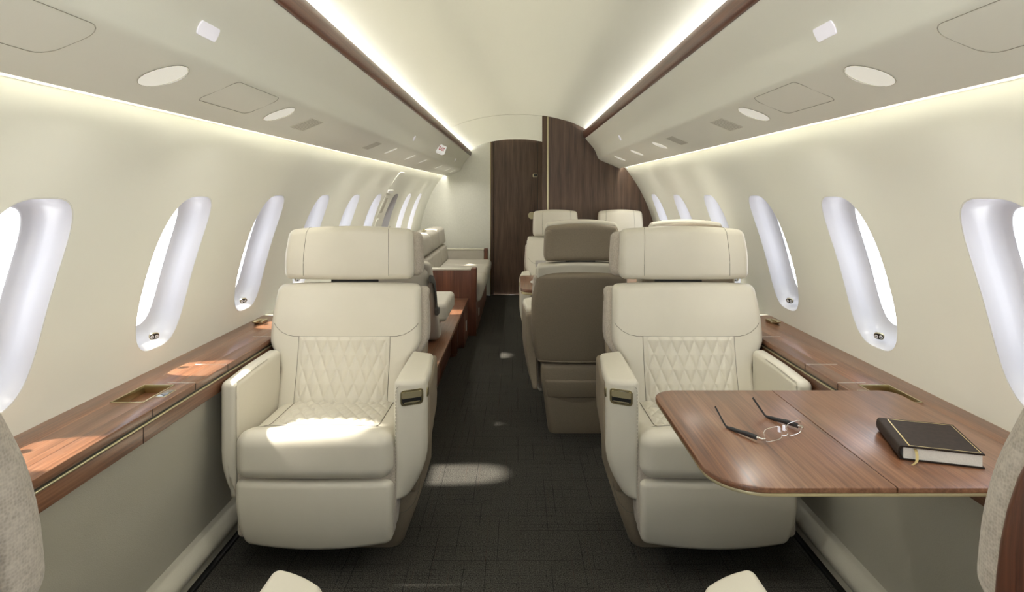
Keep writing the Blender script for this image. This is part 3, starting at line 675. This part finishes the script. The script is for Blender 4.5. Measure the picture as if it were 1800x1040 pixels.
    hp_(0.310, 0.360, 0.586, 0.590, 0.002, -0.0060, -0.002, 'catch', 'brassp', hd)
    b = BM(); B2(0.377, 0.3835, 0.085, 0.135, 0.592, 0.622, 0.002, 2, (1, 1, 1), lambda x, y, z: (m(x), y, z), b); obj('side_button', b, 'brass', aa)
    # ---- base
    b = BM()
    R = []
    for z, x0, x1, y0, y1 in ((0.33, -0.24, 0.345, 0.15, 0.50), (0.22, -0.24, 0.342, 0.15, 0.50), (0.16, -0.235, 0.325, 0.155, 0.50), (0.05, -0.215, 0.285, 0.18, 0.49), (0.012, -0.21, 0.272, 0.20, 0.485), (0.0, -0.205, 0.265, 0.205, 0.48)):
        if conf: x1 = -x0
        R.append([b.verts.new((m(x), y, z)) for x, y in rrect(x0, x1, y0, y1, 0.045, 5)])
    n = len(R[0])
    for j in range(len(R)-1):
        for k in range(n): b.faces.new((R[j][k], R[j][(k+1) % n], R[j+1][(k+1) % n], R[j+1][k]))
    b.faces.new(R[0]); b.faces.new(R[-1])
    bs = obj('base', b, 'taupe', t)
    if not conf: seam([(0.345, 0.20, 0.28), (0.338, 0.17, 0.225), (0.325, 0.145, 0.195), (0.30, 0.124, 0.175), (0.28, 0.122, 0.170)], 'seam', 0.001, 'stitch', bs)
    return t
GA = 'large cream club seats'; GC = 'four cream seats round the conference table'
seat('club_armchair', 'large cream leather seat with diamond quilting left of the aisle, sunlit cushion', GA, (-0.69, 1.995, 0), 0, 1)
seat('club_armchair', 'large cream leather seat with diamond quilting right of the aisle behind the walnut table', GA, (0.69, 1.995, 0), 0, -1)
seat('club_armchair', 'cut-off near seat at the lower left edge, woven fabric side and walnut back', GA, (-0.69, 1.058, 0), PI, -1, shell='wood_z2', fine=False, near=True)
seat('club_armchair', 'cut-off near seat at the lower right edge, woven fabric side and walnut back', GA, (0.68, 1.058, 0), PI, 1, shell='wood_z2', fine=False, near=True)
seat('conference_armchair', 'seat with its taupe back turned to the camera, beside the aisle', GC, (0.335, 3.72, 0), PI, 1, 0.78, 0.90, fine=False, conf=True)
seat('conference_armchair', 'seat mostly hidden behind the right quilted seat, only its headrest top showing', GC, (0.89, 3.72, 0), PI, -1, 0.78, 0.90, fine=False, conf=True)
seat('conference_armchair', 'far cream seat facing the camera in front of the walnut partition, nearest the door', GC, (0.32, 4.455, 0), 0, -1, 0.78, 0.86, fine=False, conf=True)
seat('conference_armchair', 'far cream seat facing the camera in front of the walnut partition, nearest the right windows', GC, (0.87, 4.455, 0), 0, 1, 0.78, 0.86, fine=False, conf=True)

# ------------------------------------------------------------------ near table, glasses, book
def tabletop(bm, x0, x1, y0, y1, r4, z0, z1, bev=0.004, seamx=0):
    o = []
    for cx, cy, a0, r in ((x1-r4[2], y1-r4[2], 0, r4[2]), (x0+r4[1], y1-r4[1], 90, r4[1]), (x0+r4[0], y0+r4[0], 180, r4[0]), (x1-r4[3], y0+r4[3], 270, r4[3])):
        for i in range(13):
            a = math.radians(a0+90*i/12); o.append((cx+r*math.cos(a), cy+r*math.sin(a), math.cos(a) if (r > 0.002 or seamx*math.cos(a) <= 0) else 0, math.sin(a)))
    R = [[bm.verts.new((x-c*i, y-s*i, z)) for x, y, c, s in o] for z, i in ((z0, bev*0.6), (z0+bev*0.5, 0), (z1-bev, 0), (z1-bev*0.3, bev*0.3), (z1, bev))]
    n = len(o)
    for j in range(4):
        for k in range(n): bm.faces.new((R[j][k], R[j][(k+1) % n], R[j+1][(k+1) % n], R[j+1][k]))
    bm.faces.new(R[0]); bm.faces.new(R[-1]); return bm
TZ = 0.725; TX0, TX1, TY0, TY1, TC = 0.390, 1.095, 1.169, 1.748, 0.742
tb = thing('fold_out_table', 'walnut fold-out table with brass edge carrying glasses and a book', 'table', (0, 0, 0))
obj('leaf', tabletop(BM(), TX0, TC-0.0013, TY0, TY1, (0.105, 0.07, 0.001, 0.001), TZ-0.012, TZ, 0.004, 1), 'wood_y', tb, sharp=30)
obj('leaf', tabletop(BM(), TC+0.0013, TX1, TY0, TY1, (0.001, 0.001, 0.05, 0.05), TZ-0.012, TZ, 0.004, -1), 'wood_y', tb, sharp=30)
obj('brass_edge', tabletop(BM(), TX0+0.002, TX1-0.002, TY0+0.002, TY1-0.002, (0.103, 0.068, 0.05, 0.05), TZ-0.0185, TZ-0.0122, 0.001), 'brassp', tb, sharp=30)

eg = thing('eyeglasses', 'half-rim eyeglasses with charcoal temples lying upside down on the walnut table', 'glasses', (0.6275, 1.402, TZ), math.radians(28.6))
def lens_out(sx):
    o = []
    for i in range(28):
        a = 2*PI*i/28; c, s = math.cos(a), math.sin(a); e = 2/4.0
        x = 0.0275*math.copysign(abs(c)**e, c); z = 0.0145*math.copysign(abs(s)**e, s)
        o.append((sx*0.037+x, -0.004*(abs(sx*0.037+x)/0.065)**2*-1 + 0.0045*(z+0.0145)/0.029, 0.0165+z))
    return o
for sx in (-1, 1):
    o = lens_out(sx); bm = BM(); tube(bm, o, 0.0007, 6, True); rm = obj('rim', bm, 'chrome', eg)
    bm = BM(); A = [bm.verts.new(p) for p in o]; bm.faces.new(A); obj('lens', bm, 'clear', rm)
    bm = BM(); tube(bm, [(sx*0.0635, 0.003, 0.011), (sx*0.070, 0.004, 0.011), (sx*0.0725, 0.008, 0.0105), (sx*0.0728, 0.022, 0.0095)], [0.0015, 0.003, 0.0035, 0.0035], 8, flat=0.45); obj('hinge', bm, 'chrome', eg)
    bm = BM(); tp = [(sx*0.0728, 0.020, 0.0098), (sx*0.0727, 0.045, 0.0085), (sx*0.072, 0.08, 0.0052), (sx*0.0715, 0.105, 0.0032), (sx*0.071, 0.113, 0.0052), (sx*0.0705, 0.122, 0.013), (sx*0.069, 0.137, 0.028), (sx*0.068, 0.149, 0.040)]
    tube(bm, catmull(tp, 4), [0.0062]*6+[0.0050]*5+[0.0038]*3+[0.0030]*15, 8, flat=0.38); obj('temple', bm, 'temple', eg)
    bm = BM(); rbox(bm, (sx*0.0085, 0.010, 0.020), (0.0012, 0.0035, 0.0065), 0.001); tube(bm, [(sx*0.0105, 0.004, 0.016), (sx*0.0088, 0.009, 0.019)], 0.0005, 5); obj('nose_pad', bm, 'lens', eg)
bm = BM(); tube(bm, catmull([(-0.0105, 0.001, 0.010), (-0.005, 0.0, 0.0075), (0.005, 0.0, 0.0075), (0.0105, 0.001, 0.010)], 4), 0.0009, 6); obj('bridge', bm, 'chrome', eg)

bk = thing('book', 'closed dark brown notebook with gold border and ribbon lying on the walnut table', 'book', (0.925, 1.349, TZ), math.radians(-17.0))
bw, bl, bt = 0.076, 0.084, 0.031
bm = BM(); prism(bm, rrect(-bw+0.004, bw-0.003, -bl+0.003, bl-0.003, 0.001, 1), 2, 0.0035, bt-0.0035); obj('pages', bm, 'paper', bk, smooth=False)
bm = BM()
arc = [(-bw-0.0085*math.sin(PI*i/10)**0.8+0.002, 0.001+(bt-0.001)*(1-math.cos(PI*i/10))/2) for i in range(11)]
out_ = [(bw, 0.0005)] + [(-bw+0.003, 0.0005)] + arc + [(-bw+0.003, bt), (bw, bt)] + [(bw, bt-0.003), (-bw+0.004, bt-0.003)] + [(-bw+0.004-0.0065*math.sin(PI*i/8), 0.0032+(bt-0.0065)*(1+math.cos(PI*i/8))/2) for i in range(9)] + [(-bw+0.004, 0.0032), (bw, 0.0032)]
o2 = []
for p in out_:
    if not o2 or (abs(p[0]-o2[-1][0])+abs(p[1]-o2[-1][1])) > 1e-4: o2.append(p)
prism(bm, [(x, z) for x, z in o2], 1, -bl, bl); obj('cover', bm, 'bookcover', bk, sharp=35)
bm = BM(); gx0, gx1, gy0, gy1, w = -0.060, bw-0.004, -bl+0.005, bl-0.005, 0.0014
for a in ((gx0-0.001, gx0+0.0018, gy0, gy1), (gx1-w, gx1, gy0, gy1), (gx0, gx1, gy0, gy0+w), (gx0, gx1, gy1-w, gy1)): B2(a[0], a[1], a[2], a[3], bt-0.0002, bt+0.0003, 0.0001, 1, bm=bm)
obj('gold_border', bm, 'gold', bk)
bm = BM(); pts = catmull([(-0.050, -bl+0.01, 0.026), (-0.050, -bl-0.002, 0.0255), (-0.050, -bl-0.010, 0.018), (-0.053, -bl-0.018, 0.007), (-0.064, -bl-0.026, 0.0015)], 5)
vs = [(bm.verts.new(p+Vector((-0.003, -0.0005, 0))), bm.verts.new(p+Vector((0.003, 0.0005, 0)))) for p in pts]
for i in range(len(vs)-1): bm.faces.new((vs[i][0], vs[i][1], vs[i+1][1], vs[i+1][0]))
bmesh.ops.solidify(bm, geom=bm.faces[:], thickness=0.0003); obj('ribbon', bm, 'gold', bk)

# ------------------------------------------------------------------ conference table and what stands on it
ct = thing('conference_table', 'walnut table between the four smaller seats, mostly hidden', 'table', (0, 0, 0))
obj('tabletop', tabletop(BM(), 0.025, 1.12, 3.70, 4.34, (0.09, 0.03, 0.03, 0.03), 0.680, 0.70), 'wood_y', ct, sharp=30)
obj('brass_edge', tabletop(BM(), 0.028, 1.115, 3.703, 4.335, (0.088, 0.028, 0.03, 0.03), 0.664, 0.6798, 0.001), 'brass', ct, sharp=30)
bm = BM(); rbox(bm, (0.60, 4.05, 0.33), (0.10, 0.06, 0.33), 0.03); obj('pedestal', bm, 'taupe', ct)
pl = tag(obj('plate', lathe(BM(), [(0.05, 0), (0.06, 0.002), (0.10, 0.012), (0.102, 0.014), (0.098, 0.0145), (0.06, 0.006), (0.0, 0.006)][:-1], 32, (0.19, 3.93, 0.7002)), 'china'), 'white plate on the conference table beside the aisle', 'plate')
nb = BM(); prism(nb, [(0.105, 0.7148), (0.185, 0.7148), (0.165, 0.745), (0.115, 0.752)], 1, 3.88, 3.97)
tag(obj('napkin', nb, 'china', smooth=False), 'folded white napkin standing on the white plate', 'napkin')
tag(obj('water_glass', lathe(BM(), [(0.030, 0), (0.032, 0.004), (0.036, 0.13), (0.0345, 0.13), (0.030, 0.008), (0.001, 0.007)], 24, (0.166, 4.13, 0.7002)), 'clear'), 'clear water glass on the conference table', 'glass')

# ------------------------------------------------------------------ left side: credenza, low seat, sofa
cz = thing('credenza', 'long low walnut credenza between the left quilted seat and the sofa', 'cabinet', (0, 0, 0))
bm = BM(); B2(-1.135, -0.432, 2.93, 5.40, 0.322, 0.35, 0.004, 2, bm=bm); obj('top', bm, 'wood_y', cz)
bm = BM(); B2(-1.125, -0.53, 2.94, 4.72, 0.0, 0.3215, 0.003, 2, bm=bm); bd = obj('body', bm, 'wood_rim', cz)
for y0, y1 in ((2.96, 3.44), (3.46, 4.07), (4.09, 4.70)):
    bm = BM(); B2(-0.53, -0.515, y0, y1, 0.03, 0.30, 0.003, 2, bm=bm); dr = obj('drawer', bm, 'wood_rim', cz)
    bm = BM(); B2(-0.516, -0.510, (y0+y1)/2-0.05, (y0+y1)/2+0.05, 0.24, 0.25, 0.002, 2, bm=bm); obj('pull', bm, 'brass', dr)
bm = BM(); lathe(bm, [(0.07, 0.015), (0.075, 0.02), (0.075, 0.3215)], 24, (-0.545, 4.80, 0)); lathe(bm, [(0.068, 0), (0.068, 0.016)], 24, (-0.545, 4.80, 0)); obj('drum_leg', bm, 'wood_z2', cz)
bm = BM(); B2(-0.50, -0.485, 4.93, 4.95, 0.0, 0.3215, 0.002, 1, bm=bm); obj('post', bm, 'darkgrey', cz)
bm = BM(); B2(-1.12, -0.438, 5.02, 5.395, 0.0, 0.3215, 0.003, 2, bm=bm); ec = obj('end_cabinet', bm, 'wood_z2', cz)
bm = BM(); B2(-0.438, -0.433, 5.18, 5.22, 0.10, 0.19, 0.002, 1, bm=bm); obj('socket_plate', bm, 'white', ec)

lo = thing('low_seat', 'small greige seat without arms standing on the low walnut credenza', 'seat', (-0.70, 3.6, 0.35))
def wlb(x, y, z): return (x, y - (z-0.03)*0.86 + 0.0, z)
obj('backrest', B2(-0.25, 0.215, 0.18, 0.30, 0.012, 0.56, 0.035, 4, (4, 2, 6), wlb), 'sofa', lo)
obj('back_cover', B2(-0.248, 0.12, 0.135, 0.20, 0.012, 0.50, 0.02, 3, (4, 2, 6), wlb), 'darkgrey', lo)
obj('seat_pad', B2(-0.25, 0.245, 0.30, 0.82, 0.105, 0.225, 0.03, 4, (4, 4, 2)), 'sofa', lo)
obj('head_pad', B2(-0.22, 0.20, -0.25, -0.13, 0.40, 0.56, 0.04, 4, (4, 2, 3)), 'sofa', lo)
bm = BM(); tube(bm, catmull([(0.218, -0.27, 0.47), (0.225, -0.15, 0.44), (0.222, -0.04, 0.33), (0.22, 0.02, 0.22)], 5), 0.022, 8, flat=0.25); bk2 = obj('strap', bm, 'darkgrey', lo)
obj('buckle', B2(0.212, 0.234, -0.02, 0.05, 0.215, 0.255, 0.006, 2), 'darkgrey', bk2)
obj('support', B2(-0.15, 0.15, 0.35, 0.75, 0.0008, 0.106, 0.01, 2), 'darkgrey', lo)

sf = thing('sofa', 'greige three-place sofa along the left wall with walnut ends', 'sofa', (0, 0, 0))
bm = BM(); B2(-1.13, -0.37, 5.545, 7.36, 0.0, 0.27, 0.004, 2, bm=bm); fb = obj('base', bm, 'wood_z2', sf)
bm = BM(); B2(-0.371, -0.366, 5.85, 5.90, 0.10, 0.17, 0.002, 1, bm=bm); obj('socket_plate', bm, 'white', fb)
for i in range(3):
    y0 = 5.55+0.603*i
    obj('seat_cushion', B2(-1.12, -0.305, y0+0.003, y0+0.600, 0.275, 0.485, 0.05, 4, (4, 4, 2), lambda x, y, z: (x-0.03*max(0, (0.4-z)/0.12), y, z)), 'sofa', sf)
    wv = lambda x, y, z: (x-(z-0.47)*0.14, y, z)
    obj('back_cushion', B2(-1.00, -0.83, y0+0.004, y0+0.599, 0.47, 0.675, 0.04, 4, (2, 4, 2), wv), 'sofa', sf)
    obj('back_cushion', B2(-1.00, -0.83, y0+0.004, y0+0.599, 0.678, 0.885, 0.045, 4, (2, 4, 2), wv), 'sofa', sf)
bm = BM(); B2(-1.16, -1.00, 5.55, 7.36, 0.30, 0.84, 0.03, 3, bm=bm, warp=lambda x, y, z: (max(x-(z-0.47)*0.14, -1.2), y, z)); obj('back', bm, 'sofa', sf)
bm = BM(); B2(-1.135, -0.366, 5.44, 5.545, 0.0, 0.594, 0.004, 2, bm=bm); ar = obj('arm', bm, 'wood_z2', sf)
bm = BM(); B2(-1.13, -0.415, 5.442, 5.543, 0.5945, 0.609, 0.003, 2, bm=bm); obj('arm_pad', bm, 'leather', ar)
bm = BM(); B2(-0.415, -0.363, 5.438, 5.547, 0.30, 0.612, 0.012, 3, bm=bm); obj('end_cap', bm, 'wood_z2', ar)
bm = BM(); B2(-0.72, -0.46, 5.47, 5.51, 0.607, 0.6105, 0.001, 1, bm=bm); obj('slot', bm, 'side', ar)
bm = BM(); B2(-1.135, -0.40, 7.365, 7.47, 0.0, 0.594, 0.006, 2, bm=bm); ar = obj('arm', bm, 'sofa', sf)
bm = BM(); B2(-1.13, -0.40, 7.362, 7.473, 0.5945, 0.609, 0.003, 2, bm=bm); obj('arm_pad', bm, 'leather', ar)
bm = BM(); B2(-0.399, -0.355, 7.362, 7.473, 0.42, 0.612, 0.012, 3, bm=bm); obj('end_cap', bm, 'wood_z2', ar)
bm = BM(); B2(-0.66, -0.42, 7.39, 7.43, 0.607, 0.6105, 0.001, 1, bm=bm); obj('slot', bm, 'side', ar)
for k, y in enumerate((5.75, 6.35)):
    bm = BM(); B2(-0.02, 0.02, -0.06, 0.06, 0.0, 0.012, 0.004, 2, bm=bm); B2(-0.008, 0.008, -0.02, 0.02, 0.011, 0.03, 0.004, 2, bm=bm)
    o = obj('belt_latch', bm, 'brass', sf); o.location = (-0.98, y, 0.886)
